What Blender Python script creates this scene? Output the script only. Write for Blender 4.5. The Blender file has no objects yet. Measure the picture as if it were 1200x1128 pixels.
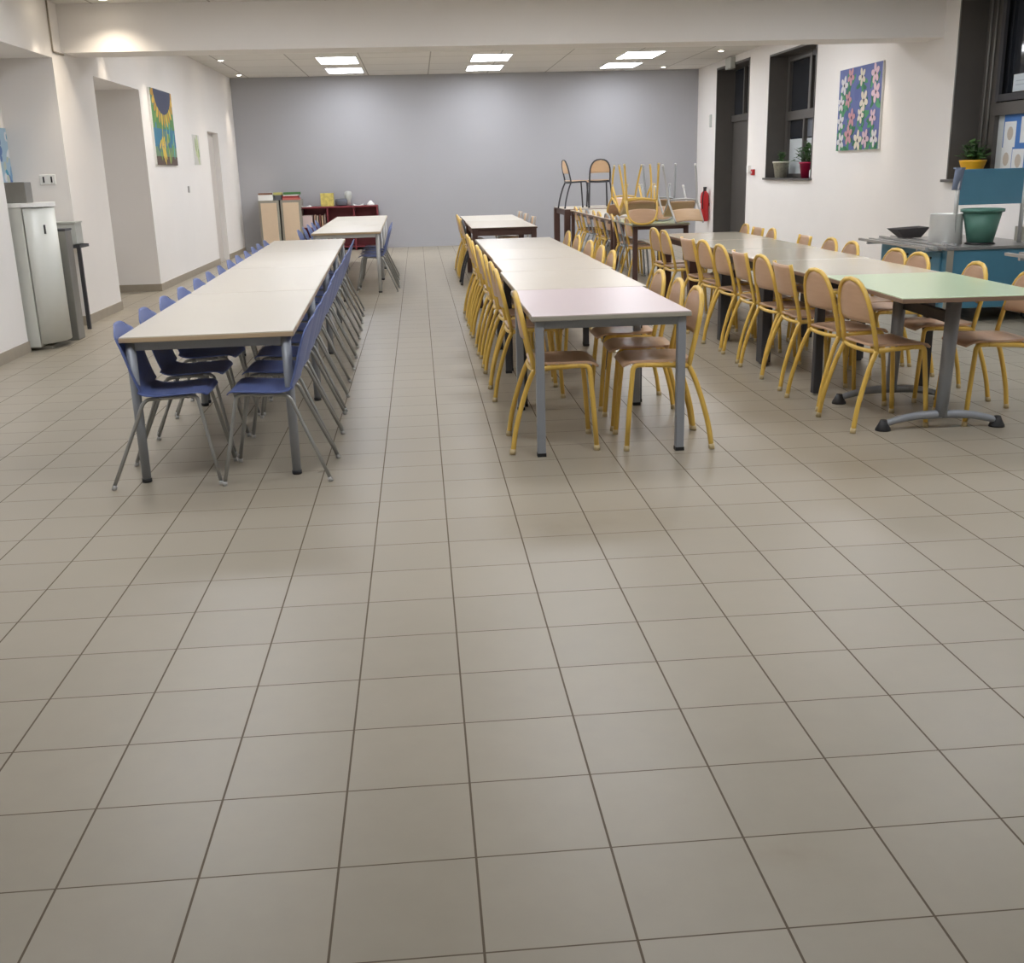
import bpy, bmesh, math, random
from mathutils import Vector, Matrix
random.seed(7)
PI = math.pi
col = bpy.context.scene.collection
T = 0.31                                   # floor tile pitch

# ------------------------------------------------------------------ materials
def lin(c):
    return tuple(((v/255)/12.92 if v/255 <= .04045 else ((v/255+.055)/1.055)**2.4) for v in c) + (1,)
MATS = {}
def mat(name, rgb, rough=.5, metal=0, var=0.0, scale=8, emit=None, strength=0, coat=0, spec=.5):
    if name in MATS: return MATS[name]
    m = bpy.data.materials.new(name); m.use_nodes = True; nt = m.node_tree
    b = nt.nodes['Principled BSDF']
    b.inputs['Base Color'].default_value = lin(rgb)
    b.inputs['Roughness'].default_value = rough; b.inputs['Metallic'].default_value = metal
    b.inputs['Specular IOR Level'].default_value = spec
    if coat: b.inputs['Coat Weight'].default_value = coat; b.inputs['Coat Roughness'].default_value = .1
    if var:
        tc = nt.nodes.new('ShaderNodeTexCoord'); n = nt.nodes.new('ShaderNodeTexNoise')
        n.inputs['Scale'].default_value = scale; n.inputs['Detail'].default_value = 4
        nt.links.new(tc.outputs['Object'], n.inputs['Vector'])
        r = nt.nodes.new('ShaderNodeMix'); r.data_type = 'RGBA'
        r.inputs[6].default_value = lin(tuple(max(0, c*(1-var)) for c in rgb))
        r.inputs[7].default_value = lin(tuple(min(255, c*(1+var)) for c in rgb))
        nt.links.new(n.outputs['Fac'], r.inputs[0]); nt.links.new(r.outputs[2], b.inputs['Base Color'])
    if emit:
        b.inputs['Emission Color'].default_value = lin(emit); b.inputs['Emission Strength'].default_value = strength
    MATS[name] = m; return m

def wood(name, a, bcol, rough=.4, axis=1, scale=3.0):
    m = bpy.data.materials.new(name); m.use_nodes = True; nt = m.node_tree; b = nt.nodes['Principled BSDF']
    tc = nt.nodes.new('ShaderNodeTexCoord'); mp = nt.nodes.new('ShaderNodeMapping')
    s = [14, 14, 14]; s[axis] = 1.4; mp.inputs['Scale'].default_value = s
    n = nt.nodes.new('ShaderNodeTexNoise'); n.inputs['Scale'].default_value = scale; n.inputs['Detail'].default_value = 5
    r = nt.nodes.new('ShaderNodeMix'); r.data_type = 'RGBA'
    r.inputs[6].default_value = lin(a); r.inputs[7].default_value = lin(bcol)
    nt.links.new(tc.outputs['Object'], mp.inputs['Vector']); nt.links.new(mp.outputs[0], n.inputs['Vector'])
    nt.links.new(n.outputs['Fac'], r.inputs[0]); nt.links.new(r.outputs[2], b.inputs['Base Color'])
    b.inputs['Roughness'].default_value = rough
    MATS[name] = m; return m

def floor_mat():
    m = bpy.data.materials.new('floor_tiles'); m.use_nodes = True; nt = m.node_tree; b = nt.nodes['Principled BSDF']
    L = nt.links.new
    def math_(op, a, bb=None, c=None):
        n = nt.nodes.new('ShaderNodeMath'); n.operation = op
        for i, v in enumerate((a, bb, c)):
            if v is None: continue
            if isinstance(v, (int, float)): n.inputs[i].default_value = v
            else: L(v, n.inputs[i])
        return n.outputs[0]
    geo = nt.nodes.new('ShaderNodeNewGeometry'); sep = nt.nodes.new('ShaderNodeSeparateXYZ'); L(geo.outputs['Position'], sep.inputs[0])
    fx = math_('DIVIDE', sep.outputs[0], T); fy = math_('DIVIDE', sep.outputs[1], T)
    dx = math_('ABSOLUTE', math_('SUBTRACT', math_('FRACT', math_('ADD', fx, .5)), .5))
    dy = math_('ABSOLUTE', math_('SUBTRACT', math_('FRACT', math_('ADD', fy, .5)), .5))
    gx = math_('LESS_THAN', dx, .0088); gy = math_('LESS_THAN', dy, .0066)
    g = math_('MAXIMUM', gx, gy)
    cx = nt.nodes.new('ShaderNodeCombineXYZ'); L(math_('FLOOR', fx), cx.inputs[0]); L(math_('FLOOR', fy), cx.inputs[1])
    wn = nt.nodes.new('ShaderNodeTexWhiteNoise'); wn.noise_dimensions = '2D'; L(cx.outputs[0], wn.inputs['Vector'])
    n1 = nt.nodes.new('ShaderNodeTexNoise'); n1.inputs['Scale'].default_value = 9; n1.inputs['Detail'].default_value = 6; n1.inputs['Roughness'].default_value = .6
    L(geo.outputs['Position'], n1.inputs['Vector'])
    n2 = nt.nodes.new('ShaderNodeTexNoise'); n2.inputs['Scale'].default_value = 1.1; n2.inputs['Detail'].default_value = 3
    L(geo.outputs['Position'], n2.inputs['Vector'])
    def spot(px, py, rx, ry, k):
        a_ = math_('POWER', math_('DIVIDE', math_('SUBTRACT', sep.outputs[0], px), rx), 2); b_ = math_('POWER', math_('DIVIDE', math_('SUBTRACT', sep.outputs[1], py), ry), 2)
        return math_('MULTIPLY', k, math_('EXPONENT', math_('MULTIPLY', -1, math_('ADD', math_('ADD', a_, b_), math_('MULTIPLY', math_('SUBTRACT', n1.outputs['Fac'], .5), 2.0)))))
    stains_and_reflections = math_('ADD', spot(1.63, .24, .07, .05, .10), math_('ADD', spot(1.59, 2.63, .5, .25, .07), spot(3.03, 3.33, .45, .25, .08)))  # small stain first; the broad brown patches paint in reflections of the tables
    v = math_('ADD', math_('ADD', math_('MULTIPLY', math_('SUBTRACT', wn.outputs['Value'], .5), .06), math_('MULTIPLY', math_('SUBTRACT', n1.outputs['Fac'], .5), .14)),
              math_('ADD', 1.0, math_('MULTIPLY', math_('SUBTRACT', n2.outputs['Fac'], .5), .10)))
    base = nt.nodes.new('ShaderNodeCombineColor')
    for i, c in enumerate(lin((162, 153, 136))[:3]): L(math_('MULTIPLY', math_('SUBTRACT', v, math_('MULTIPLY', stains_and_reflections, (.8, 1.1, 1.5)[i])), c), base.inputs[i])
    mx = nt.nodes.new('ShaderNodeMix'); mx.data_type = 'RGBA'; L(g, mx.inputs[0]); L(base.outputs[0], mx.inputs[6]); mx.inputs[7].default_value = lin((97, 84, 66))
    L(mx.outputs[2], b.inputs['Base Color'])
    L(math_('ADD', .30, math_('ADD', math_('MULTIPLY', n1.outputs['Fac'], .12), math_('MULTIPLY', g, .4))), b.inputs['Roughness'])
    bp = nt.nodes.new('ShaderNodeBump'); bp.inputs['Strength'].default_value = .25; bp.inputs['Distance'].default_value = .004
    L(math_('SUBTRACT', 1, g), bp.inputs['Height']); L(bp.outputs[0], b.inputs['Normal'])
    b.inputs['Specular IOR Level'].default_value = .5
    return m

def ceiling_mat():
    m = bpy.data.materials.new('ceiling_panels'); m.use_nodes = True; nt = m.node_tree; b = nt.nodes['Principled BSDF']; L = nt.links.new
    geo = nt.nodes.new('ShaderNodeNewGeometry')
    br = nt.nodes.new('ShaderNodeTexBrick'); br.offset = 0; br.inputs['Scale'].default_value = 1
    br.inputs['Brick Width'].default_value = 1.2; br.inputs['Row Height'].default_value = 1.2; br.inputs['Mortar Size'].default_value = .012
    br.inputs['Color1'].default_value = lin((222, 218, 211)); br.inputs['Color2'].default_value = lin((217, 213, 206)); br.inputs['Mortar'].default_value = lin((166, 160, 150))
    L(geo.outputs['Position'], br.inputs['Vector']); L(br.outputs['Color'], b.inputs['Base Color']); b.inputs['Roughness'].default_value = .9
    return m

M = {}
M['floor'] = floor_mat(); M['ceil'] = ceiling_mat()
M['wall'] = mat('white_wall_paint', (238, 234, 230), .85, var=.012, scale=1.5)
M['backwall'] = mat('grey_wall_paint', (172, 172, 176), .85, var=.012, scale=1.2)
M['base'] = mat('baseboard_tile', (160, 150, 134), .5, var=.05)
M['dark'] = mat('dark_window_frame', (84, 80, 76), .45, var=.05)
M['rail_pale'] = mat('frame_bead', (120, 118, 114), .4)
M['glass'] = mat('night_glass', (38, 41, 47), .05, spec=.8)
M['film'] = mat('frosted_film', (196, 202, 204), .45)
M['film_grey'] = mat('grey_glass_panel', (108, 112, 120), .3)
M['white_top'] = mat('cream_laminate', (214, 206, 192), .32, var=.01, scale=3)
M['pink_top'] = mat('pink_laminate', (210, 192, 192), .28, var=.01, scale=3)
M['beige_top'] = mat('beige_laminate', (204, 193, 176), .3, var=.02, scale=4)
M['gloss_top'] = mat('glossy_cream_laminate', (208, 198, 178), .14, var=.02, scale=3)
M['green_top'] = mat('pale_green_laminate', (203, 220, 184), .22, var=.01, scale=3)
M['beech_edge'] = mat('beech_edge_band', (193, 170, 138), .5, var=.04, scale=20)
M['brown_edge'] = mat('brown_edge_band', (134, 108, 88), .5, var=.05, scale=20)
M['grey_edge'] = mat('grey_edge_band', (165, 160, 146), .5)
M['grey_metal'] = mat('grey_painted_steel', (148, 152, 158), .4, .15)
M['light_metal'] = mat('light_grey_steel', (190, 190, 188), .35, .2)
M['black'] = mat('black_plastic', (28, 28, 30), .5)
M['brown_leg'] = mat('dark_brown_painted_wood', (84, 58, 50), .5, var=.06)
M['dark_leg'] = mat('charcoal_painted_steel', (62, 62, 66), .5, .1)
M['yellow'] = mat('yellow_painted_tube', (228, 188, 88), .36, coat=.2)
M['tip'] = mat('pale_foot_cap', (206, 186, 142), .5)
M['silver'] = mat('silver_painted_tube', (160, 164, 166), .35, .3)
M['ply'] = wood('beech_plywood', (194, 156, 126), (214, 178, 146), .33)
M['ply2'] = wood('pale_beech_plywood', (214, 178, 140), (226, 192, 154), .35)
M['blue'] = mat('blue_moulded_plastic', (98, 113, 166), .42, var=.02)
M['steel'] = mat('chair_grey_tube', (156, 156, 152), .35, .4)
M['red'] = mat('dark_red_paint', (128, 50, 58), .5, var=.05)
M['cream_front'] = mat('cream_shutter', (222, 200, 172), .5, var=.02)
M['cab'] = mat('grey_cabinet_body', (150, 146, 134), .5)
M['teal'] = mat('blue_cabinet_panel', (78, 130, 154), .4, var=.03)
M['steel_top'] = mat('brushed_counter', (150, 148, 146), .3, .5, var=.05)
M['chrome'] = mat('bright_steel_rail', (205, 205, 203), .25, .6)
M['white'] = mat('white_plastic', (238, 238, 234), .4)
M['offwhite'] = mat('appliance_white', (216, 217, 209), .35)
M['bingrey'] = mat('grey_bin_metal', (134, 132, 126), .35, .4, var=.06)
M['green'] = mat('green_bin_plastic', (78, 122, 108), .45)
M['extred'] = mat('extinguisher_red', (190, 36, 40), .35)
M['leaf'] = mat('leaf_green', (58, 92, 44), .5, var=.2)
M['soil'] = mat('soil', (58, 44, 34), .9)
M['potred'] = mat('raspberry_glaze', (186, 40, 82), .35)
M['potyel'] = mat('yellow_glaze', (226, 172, 40), .4)
M['clear'] = mat('translucent_box', (188, 190, 184), .3)
M['cloth'] = mat('grey_blue_cloth', (118, 128, 148), .9, var=.08)
M['panel'] = mat('led_panel_light', (255, 255, 255), .5, emit=(246, 249, 255), strength=18)
M['lampglow'] = mat('downlight_lamp', (255, 250, 240), .5, emit=(255, 240, 215), strength=40)
def C_(r, g, b): return mat('paint_%02x%02x%02x' % (r, g, b), (r, g, b), .7)

# ------------------------------------------------------------------ mesh helpers
def box(bm, x0, x1, y0, y1, z0, z1, mi=0):
    v = [bm.verts.new(p) for p in [(x0,y0,z0),(x1,y0,z0),(x1,y1,z0),(x0,y1,z0),(x0,y0,z1),(x1,y0,z1),(x1,y1,z1),(x0,y1,z1)]]
    for f in ((0,3,2,1),(4,5,6,7),(0,1,5,4),(1,2,6,5),(2,3,7,6),(3,0,4,7)):
        bm.faces.new([v[i] for i in f]).material_index = mi
def smooth_path(pts, n=5):
    P = [Vector(p) for p in pts]; P = [P[0]*2-P[1]] + P + [P[-1]*2-P[-2]]; out = []
    for i in range(1, len(P)-2):
        a, b, c, d = P[i-1:i+3]
        for k in range(n):
            t = k/n
            out.append(.5*((2*b)+(c-a)*t+(2*a-5*b+4*c-d)*t*t+(3*b-a-3*c+d)*t**3))
    out.append(P[-2]); return out
def round_path(pts, r, n=5):
    P = [Vector(p) for p in pts]; out = [P[0]]
    for i in range(1, len(P)-1):
        a, b, c = P[i-1:i+2]; d1 = (a-b); d2 = (c-b); rr = min(r, d1.length*.49, d2.length*.49)
        s = b+d1.normalized()*rr; e = b+d2.normalized()*rr
        for k in range(n+1):
            t = k/n; out.append(s*(1-t)**2+b*2*t*(1-t)+e*t*t)
    out.append(P[-1]); return out
def tube(bm, path, r, seg=8, mi=0, r2=None, sq=1.0):
    P = [Vector(p) for p in path]; n = len(P); rings = []; nrm = None
    for i in range(n):
        t = (P[min(i+1, n-1)]-P[max(i-1, 0)]).normalized()
        if nrm is None:
            nrm = Vector((0, 0, 1)) if abs(t.z) < .9 else Vector((1, 0, 0))
        nrm = (nrm-t*nrm.dot(t)).normalized(); bn = t.cross(nrm)
        rr = r if r2 is None else r+(r2-r)*i/(n-1)
        rings.append([bm.verts.new(P[i]+(nrm*math.cos(a)*sq+bn*math.sin(a))*rr) for a in [2*PI*k/seg for k in range(seg)]])
    for i in range(n-1):
        for k in range(seg):
            f = bm.faces.new([rings[i][k], rings[i][(k+1)%seg], rings[i+1][(k+1)%seg], rings[i+1][k]]); f.smooth = seg > 4; f.material_index = mi
    bm.faces.new(rings[0][::-1]).material_index = mi; bm.faces.new(rings[-1]).material_index = mi
def lathe(bm, prof, seg=24, cx=0, cy=0, mi=0):
    rings = [[bm.verts.new((cx+r*math.cos(2*PI*k/seg), cy+r*math.sin(2*PI*k/seg), z)) for k in range(seg)] for r, z in prof]
    for i in range(len(rings)-1):
        for k in range(seg):
            f = bm.faces.new([rings[i][k], rings[i][(k+1)%seg], rings[i+1][(k+1)%seg], rings[i+1][k]]); f.smooth = True; f.material_index = mi
    bm.faces.new(rings[0][::-1]).material_index = mi; bm.faces.new(rings[-1]).material_index = mi
def shell(bm, P, nu, nv, th, mi=0):
    G = [[Vector(P(-1+2*i/nu, j/nv)) for i in range(nu+1)] for j in range(nv+1)]
    N = [[None]*(nu+1) for _ in range(nv+1)]
    for j in range(nv+1):
        for i in range(nu+1):
            du = G[j][min(i+1, nu)]-G[j][max(i-1, 0)]; dv = G[min(j+1, nv)][i]-G[max(j-1, 0)][i]
            k = du.cross(dv); N[j][i] = k.normalized() if k.length > 1e-9 else Vector((0, 0, 1))
    A = [[bm.verts.new(G[j][i]+N[j][i]*th/2) for i in range(nu+1)] for j in range(nv+1)]
    B = [[bm.verts.new(G[j][i]-N[j][i]*th/2) for i in range(nu+1)] for j in range(nv+1)]
    def q(a, b, c, d, s=True):
        f = bm.faces.new([a, b, c, d]); f.smooth = s; f.material_index = mi
    for j in range(nv):
        for i in range(nu):
            q(A[j][i], A[j][i+1], A[j+1][i+1], A[j+1][i]); q(B[j][i], B[j+1][i], B[j+1][i+1], B[j][i+1])
    for j in range(nv):
        q(A[j][0], A[j+1][0], B[j+1][0], B[j][0], False); q(A[j][nu], B[j][nu], B[j+1][nu], A[j+1][nu], False)
    for i in range(nu):
        q(A[0][i], B[0][i], B[0][i+1], A[0][i+1], False); q(A[nv][i], A[nv][i+1], B[nv][i+1], B[nv][i], False)
def obj(name, bm, m, parent=None, loc=None, rz=0, bevel=0):
    me = bpy.data.meshes.new(name); bmesh.ops.recalc_face_normals(bm, faces=bm.faces[:]); bm.to_mesh(me); bm.free()
    for x in (m if isinstance(m, (list, tuple)) else [m]): me.materials.append(x)
    o = bpy.data.objects.new(name, me); col.objects.link(o)
    if parent: o.parent = parent
    if loc is not None: o.location = loc
    o.rotation_euler.z = rz
    if bevel:
        b = o.modifiers.new('bevel', 'BEVEL'); b.width = bevel; b.segments = 2; b.limit_method = 'ANGLE'
    return o
def NB(): return bmesh.new()
def bx(name, x0, x1, y0, y1, z0, z1, m, parent=None, bevel=0):
    bm = NB(); box(bm, x0, x1, y0, y1, z0, z1); return obj(name, bm, m, parent, bevel=bevel)
def tag(o, label, cat, group=None):
    o['label'] = label; o['category'] = cat
    if group: o['group'] = group
    return o
def struct(o): o['kind'] = 'structure'; return o
def thing(name, label, cat, loc=(0, 0, 0), rz=0, group=None):
    o = bpy.data.objects.new(name, None); o.empty_display_size = .1; col.objects.link(o)
    o.location = loc; o.rotation_euler.z = rz
    return tag(o, label, cat, group)
def copy_tree(o, parent=None):
    c = o.copy(); col.objects.link(c); c.parent = parent
    for ch in list(o.children): copy_tree(ch, c)
    return c
ORD = ['first', 'second', 'third', 'fourth', 'fifth', 'sixth', 'seventh', 'eighth', 'ninth', 'tenth', 'eleventh', 'twelfth', 'thirteenth', 'fourteenth', 'fifteenth', 'sixteenth']

# ------------------------------------------------------------------ room
XL, XR, YB, YF = -2.77, 6.8, 21.4, -4.5
ZB, ZF = 3.42, 3.27                 # ceiling heights behind and in front of the beam
BY0, BY1, BZ = 10.55, 11.05, 2.80    # the beam
bm = NB(); box(bm, -4.6, 7.6, YF-.3, YB+.3, -.12, 0); struct(obj('floor', bm, M['floor']))
bm = NB(); box(bm, -4.6, 7.6, YF-.3, BY0+.1, ZF, ZF+.2); box(bm, -4.6, 7.6, BY0+.1, YB+.3, ZB, ZB+.2); struct(obj('ceiling', bm, M['ceil']))
struct(bx('wall_back', -4.2, 7.25, YB, YB+.3, 0, ZB, M['backwall']))
struct(bx('wall_front', -4.2, 7.25, YF-.3, YF, 0, ZF, M['wall']))
N1a, N1b, N2a, N2b = 8.36, 10.2, 11.6, 13.7
DL0, DL1 = 18.35, 19.4
bm = NB()
box(bm, -3.9, XL, YF, N1a, 0, ZF)
box(bm, -3.9, -3.35, N1a, N1b, 0, ZF); box(bm, -3.35, XL, N1a, N1b, 2.72, ZF)
box(bm, -3.9, XL, N1b, N2a, 0, ZF)
box(bm, -3.9, -3.62, N2a, N2b, 0, ZB); box(bm, -3.62, XL, N2a, N2b, 2.66, ZB)
box(bm, -3.9, XL, N2b, DL0, 0, ZB)
box(bm, -3.9, XL-.12, DL0, DL1, 0, ZB); box(bm, XL-.12, XL, DL0, DL1, 2.3, ZB)
box(bm, -3.9, XL, DL1, YB, 0, ZB)
struct(obj('wall_left', bm, M['wall']))
struct(bx('door_1', XL-.12, XL-.09, DL0+.06, DL1-.06, 0.005, 2.24, mat('pale_door', (206, 199, 192), .6)))
bm = NB()
for a, b in ((YF, N1a), (N1b, N2a), (N2b, DL0), (DL1, YB)): box(bm, XL, XL+.012, a, b+.012, 0, .10)
box(bm, -3.35, XL+.012, N1b-.012, N1b, 0, .1); box(bm, -3.62, XL+.012, N2b-.012, N2b, 0, .1); box(bm, -3.35, -3.338, N1a, N1b, 0, .1); box(bm, -3.62, -3.608, N2a, N2b, 0, .1)
struct(obj('baseboard_left', bm, M['base']))
struct(bx('baseboard_back', XL, XR, YB-.012, YB, 0, .10, M['backwall']))
WT = 7.2
W1 = (3.2, 10.2, 1.28, 3.27); W2 = (14.5, 16.7, 1.27, 3.22); DR = (17.8, 19.95, 0, 3.3)
bm = NB()
box(bm, XR, WT, YF, W1[0], 0, ZF); box(bm, XR, WT, W1[0], W1[1], 0, W1[2]); box(bm, XR, WT, W1[1], BY0+.1, 0, ZF)
box(bm, XR, WT, BY0+.1, W2[0], 0, ZB); box(bm, XR, WT, W2[0], W2[1], 0, W2[2]); box(bm, XR, WT, W2[0], W2[1], W2[3], ZB)
box(bm, XR, WT, W2[1], DR[0], 0, ZB); box(bm, XR, WT, DR[0], DR[1], DR[3], ZB); box(bm, XR, WT, DR[1], YB, 0, ZB)
struct(obj('wall_right', bm, M['wall']))
bm = NB(); box(bm, XL, XR, BY0, BY1, BZ, ZF+.15); struct(obj('trim_1', bm, M['wall'])); bpy.data.objects['trim_1'].name = 'trim_1'
bm = NB(); box(bm, XL, XR, BY1, BY1+.8, BZ+.09, ZB); struct(obj('trim_2', bm, M['wall']))
# cable trunking running down the left end of the beam
bm = NB(); tube(bm, round_path([(XL+.012, 10.22, 3.26), (XL+.012, 10.22, 2.78), (XL+.012, 10.56, 2.78)], .02), .009, 6); struct(obj('trim_3', bm, M['base']))

def win_lining(name, y0, y1, z0, z1):
    bm = NB(); t = .03
    box(bm, XR-.01, WT, y1-t, y1, z0, z1); box(bm, XR-.01, WT, y0, y0+t, z0, z1)
    box(bm, XR-.01, WT, y0+t, y1-t, z1-t, z1)
    return struct(obj(name, bm, M['dark']))
# tall window by the flower picture
w = win_lining('window_1', *W2)
def frame_bars(parent, bars, m=M['dark'], x0=WT-.1, x1=WT-.03):
    bm = NB()
    for k, (y0, y1, z0, z1) in enumerate(bars): box(bm, x0-.0015*k, x1, y0, y1, z0, z1)
    return obj('window_frame', bm, m, parent)
def pane(name, parent, y0, y1, z0, z1, m, x=WT-.05):
    return bx(name, x, x+.012, y0, y1, z0, z1, m, parent)
y0, y1, z0, z1 = W2
frame_bars(w, [(y0+.03, y0+.12, z0, z1), (y1-.14, y1-.03, z0, z1), (y0, y1, z1-.12, z1), (y0, y1, z0, z0+.06), (y0, y1, 2.18, 2.32), (15.52, 15.62, 2.3, z1), (15.74, 15.8, 1.3, 2.2)])
pane('glass_pane', w, y0+.1, y1-.1, 2.3, z1-.1, M['glass'])
pane('glass_pane', w, y0+.1, 15.76, 1.9, 2.2, M['film_grey']); pane('glass_pane', w, 15.76, y1-.1, 1.9, 2.2, M['glass'])
pane('frosted_pane', w, y0+.1, y1-.1, z0+.05, 1.88, M['film'])
bx('window_sill', XR-.05, WT, y0-.03, y1+.03, z0-.03, z0, M['dark'], w, .004)
# big window at the right edge
w = win_lining('window_2', *W1)
y0, y1, z0, z1 = W1
frame_bars(w, [(y1-.36, y1-.03, z0, z1)] + [(y, y+.10, z0, z1) for y in (3.3, 5.0, 6.7, 8.35)] + [(y0, y1, 1.93, 2.06), (y0, y1, z1-.08, z1), (y0, y1, z0, z0+.05)])
bm = NB()
for y in (y1-.13, y1-.24): tube(bm, [(WT-.115, y, 1.5), (WT-.115, y, 3.2)], .012, 6)
obj('window_rail', bm, M['rail_pale'], w)
pane('glass_pane', w, y0+.1, y1-.3, 2.06, z1-.05, M['glass']); pane('frosted_pane', w, y0+.1, y1-.3, z0+.04, 1.94, M['film'])
for a in (8.46, 6.8, 5.1, 3.4):
    frame_bars(w, [(a+.02, a+1.36, 2.07, 2.14), (a+.02, a+.09, 2.07, 3.19), (a+1.29, a+1.36, 2.07, 3.19)], M['dark_leg'], WT-.13, WT-.1)
bx('window_sill', XR-.06, WT, y0-.03, y1+.04, z0-.03, z0, M['dark'], w, .004)
# dark doorway at the far right
d = struct(obj('door_2', (lambda bm: (box(bm, XR-.01, WT, DR[1]-.04, DR[1], 0, DR[3]), box(bm, XR-.01, WT, DR[0], DR[0]+.04, 0, DR[3]), box(bm, XR-.01, WT, DR[0], DR[1], DR[3]-.04, DR[3]), box(bm, WT-.06, WT, DR[0], DR[1], 0, 2.32), bm)[-1])(NB()), M['dark']))
frame_bars(d, [(DR[0], DR[0]+.1, 0, 3.26), (DR[0], DR[1], 2.3, 2.42), (18.5, 18.58, 0, 3.26), (19.1, 19.16, 2.4, 3.26)])
pane('glass_pane', d, DR[0]+.08, 19.9, 2.4, 3.24, M['glass'])
bm = NB(); tube(bm, [(WT-.12, 18.42, 1.02), (WT-.12, 18.30, 1.02)], .012, 6); obj('door_handle', bm, M['light_metal'], d)

# ------------------------------------------------------------------ ceiling lights
def light_panel(x, y, z, sx, sy, lab, grp):
    t = thing('ceiling_light', lab, 'ceiling light', (x, y, z), group=grp)
    bm = NB()
    for a in ((-sx/2-.02, sx/2+.02, -sy/2-.02, -sy/2), (-sx/2-.02, sx/2+.02, sy/2, sy/2+.02), (-sx/2-.02, -sx/2, -sy/2, sy/2), (sx/2, sx/2+.02, -sy/2, sy/2)): box(bm, *a, -.014, 0)
    obj('frame', bm, M['white'], t)
    bx('diffuser', -sx/2, sx/2, -sy/2, sy/2, -.010, 0, M['panel'], t)
for x, nm in ((-.4, 'left'), (2.27, 'middle'), (4.93, 'right')):
    light_panel(x, 18.25, ZB, .66, 1.15, 'bright square ceiling light nearer the beam, %s of the three' % nm, 'ceiling lights nearer the beam')
    light_panel(x, 20.15, ZB, .66, 1.0, 'bright square ceiling light nearer the grey wall, %s of the three' % nm, 'ceiling lights nearer the grey wall')
for x in (-.9, 2.2, 5.2):
    for y in (13.2, 15.6):
        light_panel(x, y, ZB, 1.0, .66, 'white ceiling light panel hidden behind the beam', 'ceiling lights just behind the beam')
    for y in (2.2, 5.5, 8.4):
        light_panel(x, y, ZF, 1.15, .66, 'white ceiling light panel over the front of the room', 'front ceiling lights')
def downlight(x, y, z, lab, power, ang=70, tilt=None, blend=.8):
    t = thing('downlight', lab, 'ceiling light', (x, y, z), group='small round downlights')
    bm = NB(); lathe(bm, [(.055, -.012), (.06, -.006), (.06, 0)], 20); obj('trim_ring', bm, M['white'], t)
    bm = NB(); lathe(bm, [(.036, -.0145), (.04, -.0125)], 16); obj('lamp', bm, M['lampglow'], t)
    l = bpy.data.lights.new('downlight_beam', 'SPOT'); l.energy = power; l.spot_size = math.radians(ang); l.spot_blend = blend; l.color = (1, .87, .70); l.shadow_soft_size = .04
    lo = bpy.data.objects.new('downlight_beam', l); col.objects.link(lo); lo.parent = t; lo.location = (0, 0, -.03)
    if tilt: lo.rotation_euler = tilt
downlight(-2.2, 10.2, ZF, 'small round downlight shining on the beam at its left end', 65, 125, blend=1)
downlight(-2.50, 9.75, ZF, 'small round downlight over the white dispenser', 55, 70)
downlight(-2.50, 12.05, ZB, 'small round downlight just behind the left end of the beam', 60, 60)
downlight(-2.47, 14.0, ZB, 'small round downlight beside the sunflower picture', 90, 55)
downlight(-2.34, 17.9, ZB, 'small round downlight left of the ceiling panels, nearer the beam', 45, 60)
downlight(-2.48, 20.7, ZB, 'small round downlight in the far left corner by the grey wall', 85, 55)
downlight(6.27, 17.8, ZB, 'small round downlight in front of the dark doorway', 40, 60)
downlight(5.9, 20.7, ZB, 'small round downlight near the far right corner by the grey wall', 50, 60)
downlight(6.4, 12.2, ZB, 'small round downlight above the blue flower picture', 85, 60)
downlight(6.35, 9.6, ZF, 'small round downlight above the tall dark window edge', 50, 65)

# ------------------------------------------------------------------ tables
def table(lab, x0, x1, y0, y1, h, top, edge, frame, rz=0, grp=None, leg='round', lw=.026, th=.028, inset=.045, apron=.045, name='dining_table', cat='table', foot=True):
    cx, cy = (x0+x1)/2, (y0+y1)/2; a, b = (x1-x0)/2, (y1-y0)/2
    t = thing(name, lab, cat, (cx, cy, 0), rz, grp)
    bm = NB(); box(bm, -a+.003, a-.003, -b+.003, b-.003, h-.006, h); obj('tabletop', bm, top, t, bevel=.002)
    bm = NB(); box(bm, -a, a, -b, b, h-th, h-.0055); obj('edge_band', bm, edge, t, bevel=.003)
    bm = NB(); i = inset; w = .022
    box(bm, -a+i, a-i, -b+i-w/2, -b+i+w/2, h-th-apron, h-th); box(bm, -a+i, a-i, b-i-w/2, b-i+w/2, h-th-apron, h-th)
    box(bm, -a+i-w/2, -a+i+w/2, -b+i, b-i, h-th-apron, h-th); box(bm, a-i-w/2, a-i+w/2, -b+i, b-i, h-th-apron, h-th)
    obj('apron', bm, frame, t)
    for sx in (-1, 1):
        for sy in (-1, 1):
            px, py = sx*(a-i), sy*(b-i)
            bm = NB()
            if leg == 'round': tube(bm, [(px, py, .012), (px, py, h-th)], lw*.88, 14, r2=lw)
            else: box(bm, px-lw, px+lw, py-lw, py+lw, .012, h-th)
            l = obj('leg', bm, frame, t, bevel=0 if leg == 'round' else .006)
            if foot:
                bm = NB()
                if leg == 'round': lathe(bm, [(lw*.9, 0), (lw*.98, .004), (lw*.98, .02)], 14, px, py)
                else: box(bm, px-lw-.001, px+lw+.001, py-lw-.001, py+lw+.001, 0, .02)
                f = obj('foot_cap', bm, M['black'], l)
    return t
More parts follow.
